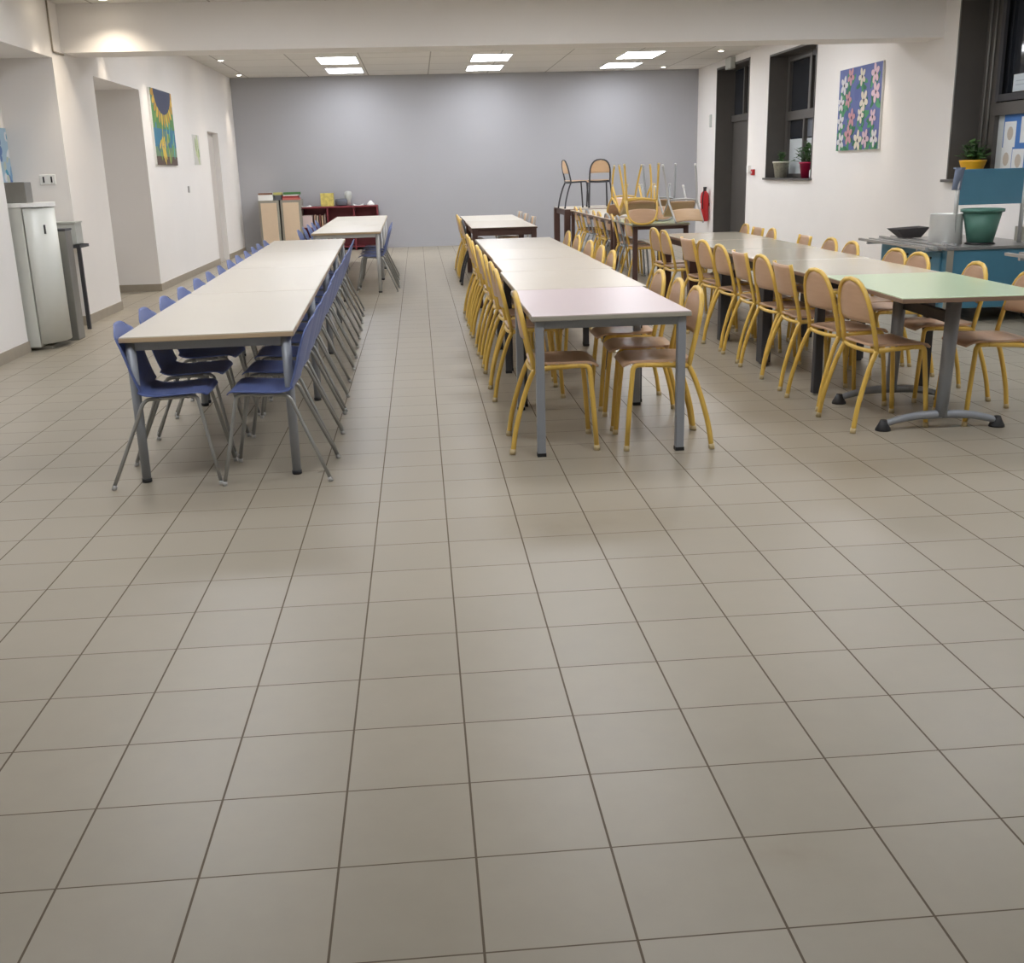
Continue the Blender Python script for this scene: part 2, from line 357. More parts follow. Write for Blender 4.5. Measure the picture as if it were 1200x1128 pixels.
# left row: four two-metre tables, the row turned slightly
LA = .031
def lrow(s, off=0): return (-.215 - math.sin(LA)*s + off, 3.62 + math.cos(LA)*s)
for i in range(4):
    c = lrow(1.0+2.0*i)
    table('cream topped table with beech edge, %s from the front in the blue chair row' % ORD[i], c[0]-.422, c[0]+.432, c[1]-.995, c[1]+.995, .755, M['white_top'], M['beech_edge'], M['grey_metal'], LA, 'cream tables of the blue chair row')
for i, (a, b) in enumerate(((12.45, 14.3), (14.32, 16.2), (16.22, 18.0))):
    table('white topped table behind the long blue chair row, %s from the front' % ORD[i], -.53-.02*i, .36-.02*i, a, b, .785, M['white_top'], M['beech_edge'], M['light_metal'], .01, 'white tables far left')
# middle row
mt = [(1.43, 2.28, 3.76, 5.04, 'pink_top', 'grey_edge', 'grey_metal', 'sq'), (1.46, 2.31, 5.05, 6.37, 'beige_top', 'grey_edge', 'dark_leg', 'sq'), (1.48, 2.33, 6.38, 7.52, 'beige_top', 'brown_edge', 'dark_leg', 'sq'),
      (1.49, 2.34, 7.53, 8.78, 'beige_top', 'brown_edge', 'brown_leg', 'sq'), (1.49, 2.34, 8.79, 10.5, 'beige_top', 'grey_edge', 'brown_leg', 'sq')]
for i, (a, b, c, d, tp, ed, fr, lg) in enumerate(mt):
    table(('pink topped table with grey legs at the front of the middle row' if i == 0 else 'beige topped table, %s from the front in the middle row' % ORD[i]), a, b, c, d, .765, M[tp], M[ed], M[fr], 0, 'tables of the middle row', leg=lg, lw=.023)
table('beige table with brown wooden frame, standing behind the middle row', 1.57, 2.46, 12.9, 14.9, .77, M['beige_top'], M['brown_leg'], M['brown_leg'], 0, 'far middle tables', leg='sq', lw=.035, apron=.08, foot=False)
table('pale topped table nearest the grey wall behind the middle row', 1.58, 2.48, 14.92, 17.1, .77, M['white_top'], M['brown_leg'], M['brown_leg'], 0, 'far middle tables', leg='sq', lw=.035, apron=.08, foot=False)
# right row
rt = [(5.02, 6.24, 'dark_leg', .028), (6.25, 7.47, 'dark_leg', .045), (7.48, 8.72, 'brown_leg', .045), (8.73, 10.0, 'brown_leg', .045)]
for i, (a, b, fr, lw) in enumerate(rt):
    o = .03*i
    table('glossy cream table with dark legs, %s behind the green one in the right row' % ORD[i], 3.425+o, 4.26+o, a, b, .79, M['gloss_top'], M['brown_edge'], M[fr], 0, 'glossy tables of the right row', leg='sq', lw=lw, apron=.06, foot=False)
# green table on T feet
t = thing('pedestal_table', 'pale green table on grey T shaped feet at the front of the right row', 'table', (3.835, 4.34, 0), -.04)
gx, gy, h = .41, .655, .795
obj('tabletop', (lambda bm: (box(bm, -gx+.003, gx-.003, -gy+.003, gy-.003, h-.006, h), bm)[1])(NB()), M['green_top'], t, bevel=.002)
obj('edge_band', (lambda bm: (box(bm, -gx, gx, -gy, gy, h-.028, h-.0055), bm)[1])(NB()), M['brown_edge'], t, bevel=.003)
for sy, yy in ((-1, -.33), (1, .42)):
    bm = NB(); tube(bm, [(.0, yy, .075), (.02, yy, .76)], .040, 16, r2=.050, sq=.8); obj('column', bm, M['grey_metal'], t)
    bm = NB(); box(bm, -.30, .34, yy-.03, yy+.03, .745, .767); obj('top_bracket', bm, M['grey_metal'], t)
    for s in (-1, 1):
        bm = NB(); tube(bm, smooth_path([(0, yy, .085), (s*.15, yy, .078), (s*.27, yy, .055), (s*.325, yy, .035)], 5), .027, 10, r2=.018); f = obj('foot', bm, M['grey_metal'], t)
        bm = NB(); lathe(bm, [(.045, 0), (.043, .012), (.03, .035), (.018, .062)], 14, s*.335, yy); obj('foot_cap', bm, M['black'], f)
bm = NB(); box(bm, .02, .06, -.30, .40, .60, .66); obj('beam', bm, M['dark_leg'], t)
# far right tables
table('pale green topped table carrying upturned chairs', 3.62, 4.38, 12.2, 13.7, .79, M['green_top'], M['grey_edge'], M['brown_leg'], 0, 'far right tables', leg='sq', lw=.03)
table('pinkish beige table between the green one and the red brown one', 3.6, 4.38, 13.75, 17.9, .79, M['beige_top'], M['brown_edge'], M['brown_leg'], 0, 'far right tables', leg='sq', lw=.03)
table('red brown table by the grey wall with black chairs standing on it', 3.52, 4.6, 18.0, 19.6, .80, M['beige_top'], M['brown_leg'], M['brown_leg'], 0, 'far right tables', leg='sq', lw=.055, apron=.09, foot=False)

# ------------------------------------------------------------------ chairs
KX, KZ, AZ, AH = -.132, .465, .625, .230          # kink, start and rise of the arch
def ux(z): return KX-.068*max(0, (z-KZ))/.30 if z < .76 else KX-.068*(.295)/.30-.02*(z-.76)/.1
def make_chair(frame, ply, kind='arch', label='', rail=None, tipm=None):
    t = thing('cafeteria_chair', label, 'chair')
    r = .0142
    # rear frame
    bm = NB()
    if kind == 'arch':
        pts = [(KX, -.19, KZ-.012), (ux(.52), -.192, .52), (ux(AZ), -.19, AZ)]
        n = 12
        for k in range(1, n):
            a = PI*k/n; z = AZ+AH*math.sin(a)**.95; y = -.19*math.cos(a)*abs(math.cos(a))**(-.25) if abs(math.cos(a)) > 1e-6 else 0
            pts.append((ux(z), y, z))
        pts += [(ux(AZ), .19, AZ), (ux(.52), .192, .52), (KX, .19, KZ-.012)]
        tube(bm, pts, r, 8); obj('back_frame', bm, frame, t)
    else:
        for s in (-1, 1):
            tube(bm, smooth_path([(KX, s*.19, KZ-.012), (ux(.55), s*.192, .55), (ux(.70), s*.188, .70), (ux(.84), s*.18, .845)], 4), r, 8); obj('back_upright', bm, frame, t)
            if s < 0: bm = NB()
    bm = NB()
    if kind == 'arch':
        def P(u, v):
            z = .618+.228*v; hw = .19*math.sqrt(max(0.0, 1-(v*.985)**2.6))+.002
            if v < .15: hw *= .86+.14*math.sqrt(v/.15)
            return (ux(z)+.006-.03*(1-u*u)*(1-v*.6), u*hw, z)
    else:
        def P(u, v):
            z = .635+.205*v; return (ux(z)-.004-.03*(1-u*u), u*.188, z)
    shell(bm, P, 12, 9, .011); obj('backrest', bm, ply, t)
    # seat
    bm = NB()
    def S(u, v):
        x = -.155+.375*v; w = .185
        if v < .25: w *= .80+.20*math.sqrt(v/.25)
        if v > .8: w *= 1-.18*((v-.8)/.2)**2
        return (x, u*w, .490-.012*math.sin(PI*v)*(1-u*u)-.03*max(0, (v-.82)/.18)**2)
    shell(bm, S, 10, 12, .011); obj('seat', bm, ply, t)
    bm = NB()
    for s in (-1, 1): tube(bm, [(KX, s*.19, .462), (.09, s*.178, .472), (.115, s*.176, .472)], r, 8)
    tube(bm, smooth_path([(KX, -.19, .460), (-.148, -.10, .455), (-.152, 0, .453), (-.148, .10, .455), (KX, .19, .460)], 3), r*.9, 8)
    tube(bm, [(.08, -.178, .467), (.08, .178, .467)], r*.7, 6)
    obj('seat_frame', bm, rail or frame, t)
    for s in (-1, 1):
        bm = NB(); tube(bm, smooth_path([(KX+.001, s*.19, KZ), (-.168, s*.197, .385), (-.208, s*.206, .265), (-.242, s*.214, .135), (-.262, s*.22, .012)], 4), r, 8)
        l = obj('leg', bm, frame, t)
        bm = NB(); tube(bm, [(-.2635, s*.2205, 0), (-.2605, s*.219, .03)], r*1.18, 8); obj('foot_cap', bm, tipm or M['tip'], l)
        bm = NB(); tube(bm, round_path([(.10, s*.177, .472), (.168, s*.176, .472), (.188, s*.186, .25), (.205, s*.195, .012)], .05), r, 8)
        l = obj('leg', bm, frame, t)
        bm = NB(); tube(bm, [(.2055, s*.1955, 0), (.2045, s*.194, .03)], r*1.18, 8); obj('foot_cap', bm, tipm or M['tip'], l)
    return t
def make_blue():
    t = thing('school_chair', '', 'chair')
    prof = smooth_path([(.205, 0, .448), (.17, 0, .468), (.05, 0, .462), (-.07, 0, .458), (-.128, 0, .480), (-.160, 0, .55), (-.192, 0, .66), (-.222, 0, .76), (-.240, 0, .815)], 4)
    n = len(prof)-1
    def P(u, v):
        f = v*n; i = min(int(f), n-1); p = prof[i].lerp(prof[i+1], f-i)
        w = .192
        if v < .12: w *= .82+.18*math.sqrt(v/.12)
        if .45 < v < .75: w *= 1-.03*math.sin(PI*(v-.45)/.3)
        if v > .80: w *= 1-.42*((v-.80)/.20)**3
        lift = .004*(u*u) if v < .5 else 0
        return (p.x+(.02*(u*u) if v > .5 else 0), u*w, p.z+lift-(.030*u**4*max(0, (v-.8)/.2) if v > .8 else 0))
    bm = NB(); shell(bm, P, 12, 30, .006); obj('seat_shell', bm, M['blue'], t)
    r = .0098
    for s in (-1, 1):
        bm = NB(); tube(bm, [(-.055, s*.165, .444), (.115, s*.165, .452)], r, 8); obj('seat_rail', bm, M['steel'], t)
        bm = NB(); tube(bm, round_path([(-.03, s*.165, .445), (-.105, s*.168, .443), (-.20, s*.20, .22), (-.29, s*.232, .012)], .045), r, 8); l = obj('leg', bm, M['steel'], t)
        bm = NB(); tube(bm, [(-.292, s*.233, 0), (-.283, s*.2295, .022)], r*1.25, 8); obj('foot_cap', bm, M['light_metal'], l)
        bm = NB(); tube(bm, round_path([(.10, s*.165, .452), (.155, s*.167, .452), (.20, s*.20, .22), (.243, s*.232, .012)], .045), r, 8); l = obj('leg', bm, M['steel'], t)
        bm = NB(); tube(bm, [(.2435, s*.233, 0), (.242, s*.2295, .022)], r*1.25, 8); obj('foot_cap', bm, M['light_metal'], l)
    bm = NB()
    for x in (-.05, .11): tube(bm, [(x, -.165, .447), (x, .165, .447)], r*.9, 8)
    obj('cross_bar', bm, M['steel'], t)
    return t
protos = {}
def place(kind, x, y, rz, label, grp, z=0, rot=None):
    if kind not in protos:
        if kind == 'blue': t = make_blue()
        elif kind == 'arch': t = make_chair(M['yellow'], M['ply'])
        elif kind == 'flat': t = make_chair(M['yellow'], M['ply'], 'flat')
        elif kind == 'silver': t = make_chair(M['silver'], M['ply'], 'arch', rail=M['silver'], tipm=M['light_metal'])
        elif kind == 'black': t = make_chair(M['dark_leg'], M['ply2'], 'arch', tipm=M['black'])
        elif kind == 'pale': t = make_chair(M['light_metal'], M['ply2'], 'flat', tipm=M['white'])
        elif kind == 'mix': t = make_chair(M['yellow'], M['ply2'], 'flat', tipm=M['tip'])
        protos[kind] = t
    else: t = copy_tree(protos[kind])
    t.location = (x, y, z); t.rotation_euler = rot if rot else (0, 0, rz)
    tag(t, label, 'chair', grp); return t
j = lambda a: random.uniform(-a, a)
# blue chairs along the left row
for i in range(13):
    y = 3.78+.575*i; s = y-3.62
    place('blue', -.432-.030*s+j(.006), y+j(.02), j(.03), 'blue plastic chair on the wall side of the long cream row, %s from the front' % ORD[i], 'blue chairs on the wall side')
for i in range(13):
    y = 3.74+.553*i; s = y-3.62
    place('blue', .075-.024*s+j(.006), y+j(.015), PI+j(.03), 'blue plastic chair on the aisle side of the long cream row, %s from the front' % ORD[i], 'blue chairs on the aisle side')
for i in range(4):
    place('blue', .27-.01*i, 12.75+.6*i, PI+j(.04), 'blue plastic chair on the aisle side of the far white tables, %s from the front' % ORD[i], 'blue chairs by the far tables')
for i in range(5):
    place('blue', -.50-.01*i, 12.9+.75*i, j(.04), 'blue plastic chair on the wall side of the far white tables, %s from the front' % ORD[i], 'blue chairs by the far tables')
# middle row, aisle side
for i, y in enumerate([4.08, 5.5, 6.12, 6.8, 7.42, 7.98, 8.6, 9.2, 9.8]):
    place('arch', 1.325+.262+j(.008), y, j(.04), 'yellow framed chair on the aisle side of the middle row, %s from the front' % ORD[i], 'yellow chairs on the middle row aisle side')
for i, y in enumerate([4.02, 4.49, 5.05, 6.85, 7.45, 8.15, 9.0, 9.8]):
    place('arch', 2.42-.262+.012*i, y, PI+j(.05), 'yellow framed chair on the right side of the middle row, %s from the front' % ORD[i], 'yellow chairs on the middle row right side')
for i, (y, k) in enumerate([(13.3, 'black'), (13.9, 'arch'), (14.6, 'arch'), (15.3, 'arch')]):
    place(k, 1.42+.262, y, j(.04), '%s framed chair left of the far brown framed tables, %s from the front' % ('dark' if k == 'black' else 'yellow', ORD[i]), 'chairs left of the far tables')
for i, y in enumerate([14.3, 15.4, 16.4]):
    place('pale', 2.60-.262, y, PI+j(.04), 'pale framed chair right of the far middle tables, %s from the front' % ORD[i], 'pale chairs right of the far tables')
# right row, left side
for i, (y, k) in enumerate([(4.23, 'arch'), (4.82, 'arch'), (5.45, 'flat'), (5.98, 'arch'), (6.55, 'flat'), (7.15, 'arch'), (7.75, 'arch'), (8.35, 'flat'), (9.45, 'arch'), (9.95, 'arch')]):
    place(k, 3.275+.262+.01*i+j(.01), y, j(.05) + (.10 if k == 'arch' else .02), '%s backed yellow chair left of the right row, %s from the front' % ('square' if k == 'flat' else 'round', ORD[i]), 'chairs on the left of the right row')
for i, (y, k) in enumerate([(4.22, 'arch'), (4.88, 'arch'), (5.7, 'arch'), (6.1, 'arch'), (7.0, 'arch'), (7.5, 'arch'), (8.2, 'flat'), (9.2, 'arch'), (9.7, 'flat'), (10.2, 'arch')]):
    place(k, 4.42-.262+.03+.012*i, y, PI+j(.08), 'yellow framed chair on the wall side of the right row, %s from the front' % ORD[i], 'chairs on the wall side of the right row')
for i, (y, k) in enumerate([(12.6, 'arch'), (13.3, 'silver'), (13.75, 'arch'), (14.2, 'silver'), (14.9, 'arch'), (15.4, 'arch'), (16.1, 'silver'), (16.8, 'arch'), (17.4, 'arch')]):
    place(k, 3.64+.2, y, j(.08), '%s framed chair left of the far right tables, %s from the front' % ('silver' if k == 'silver' else 'yellow', ORD[i]), 'chairs left of the far right tables')
# chairs standing on the red brown table
place('black', 3.78, 18.5, .15, 'black framed chair standing sideways on the red brown table', 'black chairs on the table', z=.80)
place('black', 4.26, 18.75, PI/2, 'black framed chair on the red brown table turned with its back to the room', 'black chairs on the table', z=.80)
# upturned chairs on the green table
def upturn(kind, x, y, rz, tilt, label):
    R = Matrix.Rotation(rz, 4, 'Z') @ Matrix.Rotation(PI+tilt, 4, 'Y')
    pts = [Vector((ux(.84)-.012, yy, .848)) for yy in (-.15, 0, .15)] + [Vector((.215, yy, .455)) for yy in (-.15, .15)]
    zz = min((R @ Vector(q)).z for q in [tuple(p) for p in pts]+[(ux(.8), y_, .856) for y_ in (-.19, 0, .19)])
    t = place(kind, x, y, 0, label, 'upturned chairs on the far right tables', z=.79-zz+.002, rot=R.to_euler())
    return t
upturn('mix', 3.80, 13.35, -PI/2+.12, -.6, 'upturned pale wood chair at the left end of the green table')
upturn('arch', 3.81, 12.64, -PI/2-.15, -.58, 'upturned yellow framed round backed chair at the near left of the green table')
upturn('silver', 4.20, 13.40, -PI/2-.1, -.6, 'upturned silver framed chair at the far right of the green table')
upturn('arch', 4.02, 14.10, PI/2+.25, -.6, 'upturned yellow framed chair on the pinkish table just behind the green table')
upturn('pale', 4.24, 12.60, -PI/2+.10, -.62, 'upturned grey framed chair with pale seat at the right end of the green table')

# ------------------------------------------------------------------ left wall things
# white dispenser cabinet
t = thing('refrigerator', 'low white fridge with curved front standing in the wall recess', 'fridge', (-2.81, 8.72, 0))
bm = NB(); box(bm, -.28, .13, -.30, .30, .03, 1.29); obj('body', bm, M['offwhite'], t, bevel=.012)
bm = NB()
def P(u, v): return (.14+.16*(1-u*u)**.62, u*.295, .06+1.22*v)
shell(bm, P, 14, 2, .01); d = obj('door', bm, M['offwhite'], t)
bm = NB(); box(bm, .255, .275, -.18, -.15, 1.05, 1.13); obj('handle', bm, M['black'], d)
bm = NB(); box(bm, -.30, .14, -.31, .31, 1.29, 1.325)
f = [bm.verts.new((.14+.175*math.sqrt(max(0, 1-(k/8)**2)), .31*k/8, z)) for z in (1.29, 1.325) for k in range(-8, 9)]
for k in range(16): bm.faces.new([f[k], f[k+1], f[k+18], f[k+17]])
bm.faces.new(f[17:]); bm.faces.new(f[:17][::-1])
obj('lid', bm, M['white'], t)
bm = NB(); box(bm, -.26, .20, -.22, .22, 0, .03); obj('plinth', bm, M['cab'], t)
bm = NB(); box(bm, -.11, .11, -.09, .09, 0, .185); o = obj('storage_box', bm, M['bingrey'], loc=(-2.80, 8.72, 1.325), bevel=.006); tag(o, 'small grey metal box standing on the white fridge', 'box')
bm = NB(); box(bm, -.08, .08, -.012, 0, -.05, .05); o = obj('wall_socket', bm, M['white'], loc=(-2.98, 10.2, 1.53), bevel=.004); tag(o, 'white double socket on the recess wall above the fridge', 'socket')
for s in (-.04, .04):
    bm = NB(); box(bm, s-.008, s+.008, -.014, -.012, -.03, .03); obj('socket_slot', bm, M['black'], o)
# bin
t = thing('waste_bin', 'tall slim grey metal bin beside the white fridge', 'bin', (-2.62, 9.14, 0))
bm = NB(); box(bm, -.09, .10, -.10, .10, .0, 1.05); obj('body', bm, M['bingrey'], t, bevel=.008)
bm = NB(); box(bm, -.095, .105, -.105, .105, 1.05, 1.07); obj('lid', bm, M['dark_leg'], t, bevel=.004)
# side table with crate
t = thing('side_table', 'small dark narrow table against the wall beside the grey bin', 'table', (-2.80, 10.0, 0))
bm = NB(); box(bm, -.15, .16, -.16, .16, .84, .87); obj('tabletop', bm, M['dark_leg'], t)
for a in (-.13, .14):
    for b in (-.13,):
        bm = NB(); box(bm, a-.018, a+.018, b-.018, b+.018, 0, .84); obj('leg', bm, M['dark_leg'], t)
t = thing('plastic_crate', 'clear grey plastic tub standing on the small dark table', 'tub', (-2.79, 9.98, .87))
bm = NB()
for a in ((-.12, .12, -.11, -.1), (-.12, .12, .1, .11), (-.12, -.11, -.1, .1), (.11, .12, -.1, .1)): box(bm, *a, 0, .22)
box(bm, -.12, .12, -.11, .11, 0, .01); obj('body', bm, M['clear'], t)
bm = NB(); box(bm, -.13, .13, -.12, .12, .22, .235); obj('lid', bm, M['clear'], t)

def art(name, label, cat, w, h, bg, items, loc, rz, depth=.02):
    """flat picture: local x across, z up, facing -y; items = list of (material, polygon points)"""
    mats = [M['white'], bg]; bm = NB(); box(bm, -w/2, w/2, 0, depth, 0, h)
    items = [(bg, [(-w/2+.002, .002), (w/2-.002, .002), (w/2-.002, h-.002), (-w/2+.002, h-.002)])]+items
    for k, (m, pts) in enumerate(items):
        if m not in mats: mats.append(m)
        vs = [bm.verts.new((max(-w/2, min(w/2, x)), -.0008-.00004*k, max(0, min(h, z)))) for x, z in pts]
        f = bm.faces.new(vs); f.material_index = mats.index(m)
    me = bpy.data.meshes.new(name); bm.normal_update(); bm.to_mesh(me); bm.free()
    for m in mats: me.materials.append(m)
    o = bpy.data.objects.new(name, me); col.objects.link(o); o.location = loc; o.rotation_euler.z = rz
    return tag(o, label, cat)
def ell(cx, cz, a, b, rot=0, n=12):
    return [(cx+a*math.cos(t)*math.cos(rot)-b*math.sin(t)*math.sin(rot), cz+a*math.cos(t)*math.sin(rot)+b*math.sin(t)*math.cos(rot)) for t in [2*PI*k/n for k in range(n)]]
rnd = random.Random(3)
# sunflower picture (left wall, faces +x)
w_, h_ = 1.34, 1.03; it = []
def rect(a, b, c, d): return [(a, c), (b, c), (b, d), (a, d)]
it.append((C_(58, 120, 150), rect(-w_/2, w_/2, .25, .55))); it.append((C_(92, 140, 82), rect(-w_/2, w_/2, .5, .8)))
it.append((C_(92, 74, 66), rect(-w_/2, w_/2, 0, .12)))
for k in range(16): it.append((C_(*rnd.choice([(70, 130, 160), (96, 150, 90), (60, 110, 130), (120, 160, 80)])), ell(rnd.uniform(-.6, .6), rnd.uniform(.2, .75), rnd.uniform(.05, .14), rnd.uniform(.03, .08), rnd.uniform(0, 3))))
for k in range(-6, 7):
    a = -PI/2+k*.24; it.append((C_(222, 186, 72) if k % 2 else C_(196, 150, 60), ell(.06+.60*math.cos(a), 1.03+.40*math.sin(a), .11, .05, a)))
it.append((C_(66, 72, 98), [(.06+.54*math.cos(t), 1.03+.33*math.sin(t)) for t in [PI+PI*k/16 for k in range(17)]]))
for k in range(14): it.append((C_(*rnd.choice([(96, 170, 160), (60, 100, 120), (130, 160, 80), (170, 170, 90)])), ell(rnd.uniform(-.55, .55), rnd.uniform(.1, .5), .12, .03, rnd.uniform(.8, 2.2))))
for k in range(9): it.append((C_(222, 190, 80), ell(-.25+rnd.uniform(-.2, .2), .2+rnd.uniform(-.12, .14), .10, .03, rnd.uniform(.6, 2.4))))
art('sunflower_picture', 'painted canvas with dark round top, yellow petals and blue green ground on left wall', 'picture', w_, h_, C_(110, 138, 110), it, (XL+.03, 14.85, 1.70), PI/2, .028)
it = []
for k in range(7): it.append((C_(*rnd.choice([(196, 208, 160), (214, 214, 170), (160, 180, 130)])), ell(rnd.uniform(-.12, .12), rnd.uniform(.1, .4), .05, .12, rnd.uniform(-.4, .4))))
art('leaf_picture', 'small pale green leaf picture on the left wall', 'picture', .5, .48, C_(214, 212, 205), it, (XL+.015, 17.2, 1.72), PI/2, .014)
o = obj('wall_switch', (lambda bm: (box(bm, 0, .012, -.05, .05, -.05, .05), bm)[1])(NB()), mat('switch_grey', (176, 172, 168), .5), loc=(XL, 16.25, 1.34)); tag(o, 'small grey switch low on the left wall past the sunflower picture', 'switch')
# recess poster
it = []
for k in range(60): it.append((C_(*rnd.choice([(120, 160, 196), (216, 220, 226), (90, 120, 176), (206, 210, 218), (70, 150, 180), (180, 190, 180)])), ell(rnd.uniform(-.5, .5), rnd.uniform(.06, .58), rnd.uniform(.03, .08), rnd.uniform(.02, .06), rnd.uniform(0, 3))))
art('photo_poster', 'blue and white photo collage poster on the recess wall above the fridge', 'poster', 1.1, .64, C_(158, 186, 208), it, (-3.335, 9.78, 1.41), PI/2, .013)
art('paper_sheet', 'small pale paper sheet pinned below the photo poster in the recess', 'paper', .5, .22, C_(210, 206, 196), [(C_(150, 140, 190), ell(.0, .15, .1, .05)), (C_(220, 180, 170), ell(-.1, .08, .08, .04))], (-3.335, 9.6, 1.17), PI/2, .008)
# flower picture (right wall, faces -x)
w_, h_ = 1.42, 1.06; it = []
for k in range(12): it.append((C_(*rnd.choice([(84, 96, 150), (96, 104, 160), (76, 92, 140)])), ell(rnd.uniform(-.6, .6), rnd.uniform(.1, .95), .12, .08, rnd.uniform(0, 3))))
fl = [(-.52, .85), (-.3, .95), (.08, .92), (.5, .93), (-.6, .62), (-.35, .66), (.18, .62), (.55, .70), (-.58, .38), (-.2, .42), (.10, .44), (.5, .40), (-.55, .12), (-.28, .2), (.05, .12), (.3, .14), (.58, .14)]
for n_, (a, b) in enumerate(fl):
    for k in range(6): it.append((C_(70, 140, 96) if k % 2 else C_(48, 110, 80), ell(a+rnd.uniform(-.12, .12), b-.1+rnd.uniform(-.08, .08), .085, .03, rnd.uniform(0, 3))))
for n_, (a, b) in enumerate(fl):
    c = [C_(206, 204, 206), C_(190, 140, 146), C_(212, 204, 186), C_(198, 172, 184)][n_ % 4]; rr = rnd.uniform(.062, .085)
    for k in range(5): q = 2*PI*k/5+n_; it.append((c, ell(a+rr*math.cos(q), b+rr*math.sin(q), rr*.75, rr*.5, q, 10)))
    it.append((C_(64, 50, 60), ell(a, b, .02, .02)))
art('flower_picture', 'blue canvas painted with white and pink flowers on the right wall', 'picture', w_, h_, C_(92, 104, 156), it, (XR-.03, 12.78, 1.645), -PI/2, .028)
# window poster and papers
it = []
for a, b in ((-.30, .36), (.02, .40), (-.34, .10), (-.10, .08), (.16, .10), (.32, .38)):
    it.append((C_(222, 226, 228), rect(a-.13, a+.10, b-.12, b+.14)))
    it.append((C_(190, 180, 168), ell(a-.01, b+.02, .06, .07)))
art('blue_poster', 'blue poster with pale pictures stuck on the frosted window behind the counter', 'poster', .9, .6, C_(70, 120, 190), it, (WT-.064, 9.25, 1.36), -PI/2, .008)
art('window_notice', 'white sheet of paper stuck on the dark upper window pane', 'paper', .30, .17, C_(214, 224, 232), [(C_(180, 192, 204), rect(-.1, .1, .06, .07)), (C_(180, 192, 204), rect(-.1, .1, .1, .11))], (WT-.064, 9.45, 2.155), -PI/2, .006)

# plants on sills
def leaves(bm, n, R, H, lr, r, mi=0):
    for k in range(n):
        a = r.uniform(0, 2*PI); e = r.uniform(.15, 1.35); d = R*r.uniform(.4, 1)
        p = Vector((math.cos(a)*math.cos(e)*d, math.sin(a)*math.cos(e)*d, .02+H*math.sin(e)*r.uniform(.5, 1)))
        u = Vector((math.cos(a), math.sin(a), r.uniform(-.5, .6))).normalized(); v = u.cross(Vector((0, 0, 1))).normalized(); w = u.cross(v)
        L_, W = lr*r.uniform(.8, 1.3), lr*.38
        pts = [p-u*L_*.5, p-u*.1*L_+v*W+w*.006, p+u*L_*.5, p-u*.1*L_-v*W+w*.006]; q = [bm.verts.new(x) for x in pts]; c2 = [bm.verts.new(x-w*.003) for x in pts]
        bm.faces.new(q); bm.faces.new(c2[::-1])
        for i in range(4): bm.faces.new([q[i], q[(i+1)%4], c2[(i+1)%4], c2[i]])
        tube(bm, [(0, 0, 0), tuple(p*.6), tuple(p)], .004, 5)
def potted(name, label, loc, pm, R, H, lr, n, ph, seed, prof=None):
    r = random.Random(seed); t = thing(name, label, 'plant', loc)
    bm = NB(); lathe(bm, prof or [(ph*.36, 0), (ph*.5, ph*.9), (ph*.54, ph*.9), (ph*.54, ph), (ph*.44, ph), (ph*.42, ph*.88)], 20); obj('pot', bm, pm, t)
    bm = NB(); leaves(bm, n, R, H, lr, r)
    f = obj('foliage', bm, M['leaf'], t, loc=(0, 0, ph*.88)); f['kind'] = 'stuff'
    bm = NB(); lathe(bm, [(ph*.42, 0), (ph*.42, .01)], 16); obj('soil', bm, M['soil'], t, loc=(0, 0, ph*.87))
    return t
pm = mat('patterned_pot', (214, 206, 184), .5, var=.28, scale=22)
potted('potted_plant', 'small plant in a cream patterned pot on the tall window sill', (6.93, 16.3, 1.27), pm, .12, .22, .07, 26, .26, 1)
potted('potted_plant', 'bushy plant in a raspberry red pot on the tall window sill', (6.93, 15.05, 1.27), M['potred'], .25, .32, .10, 60, .24, 2)
potted('potted_plant', 'leafy plant in a low yellow bowl on the big window sill', (6.93, 9.9, 1.28), M['potyel'], .18, .22, .10, 60, .20, 4, [(.07, 0), (.10, .07), (.14, .18), (.145, .20), (.12, .20), (.11, .17)])
bm = NB(); lathe(bm, [(.03, 0), (.035, .03), (.03, .11), (.02, .13)], 14); o = obj('white_bottle', bm, M['white'], loc=(6.9, 14.78, 1.27)); tag(o, 'little white bottle beside the raspberry red pot', 'bottle')
# fire extinguisher, alarm, sign
t = thing('fire_extinguisher', 'red fire extinguisher on the wall beside the dark doorway', 'fire extinguisher', (6.70, 20.3, .40))
bm = NB(); lathe(bm, [(.07, 0), (.085, .02), (.085, .50), (.07, .56), (.03, .60)], 20); obj('cylinder', bm, M['extred'], t)
bm = NB(); lathe(bm, [(.03, .60), (.03, .65)], 12); box(bm, -.02, .02, -.09, .05, .65, .68); obj('valve', bm, M['black'], t)
bm = NB(); tube(bm, smooth_path([(0, -.03, .64), (-.05, -.11, .6), (-.07, -.11, .4), (-.06, -.1, .25)], 5), .012, 6); obj('hose', bm, M['black'], t)
bm = NB(); box(bm, -.087, -.084, -.04, .04, .22, .36); obj('paper_label', bm, M['white'], t)
bm = NB(); box(bm, 0, .10, -.02, .02, .3, .36); obj('bracket', bm, M['black'], t)
t = thing('alarm_call_point', 'small red alarm box on the wall by the dark doorway', 'alarm', (XR, 17.35, 1.36))
bm = NB(); box(bm, -.05, 0, -.05, .05, -.05, .05); obj('case', bm, M['extred'], t, bevel=.004)
bm = NB(); box(bm, -.053, -.05, -.02, .02, -.02, .02); obj('button', bm, M['white'], t)
bm = NB(); box(bm, -.05, 0, -.06, .06, -.06, .06); o = obj('door_release', bm, M['white'], loc=(XR, 17.60, 1.42), bevel=.004); tag(o, 'small white control box beside the red alarm box', 'control box')
bm = NB(); box(bm, -.09, 0, -.18, .18, -.1, .1); o = obj('emergency_light', bm, M['clear'], loc=(XR, 18.9, 3.36-.06), bevel=.01); tag(o, 'pale emergency light box above the dark doorway', 'emergency light')
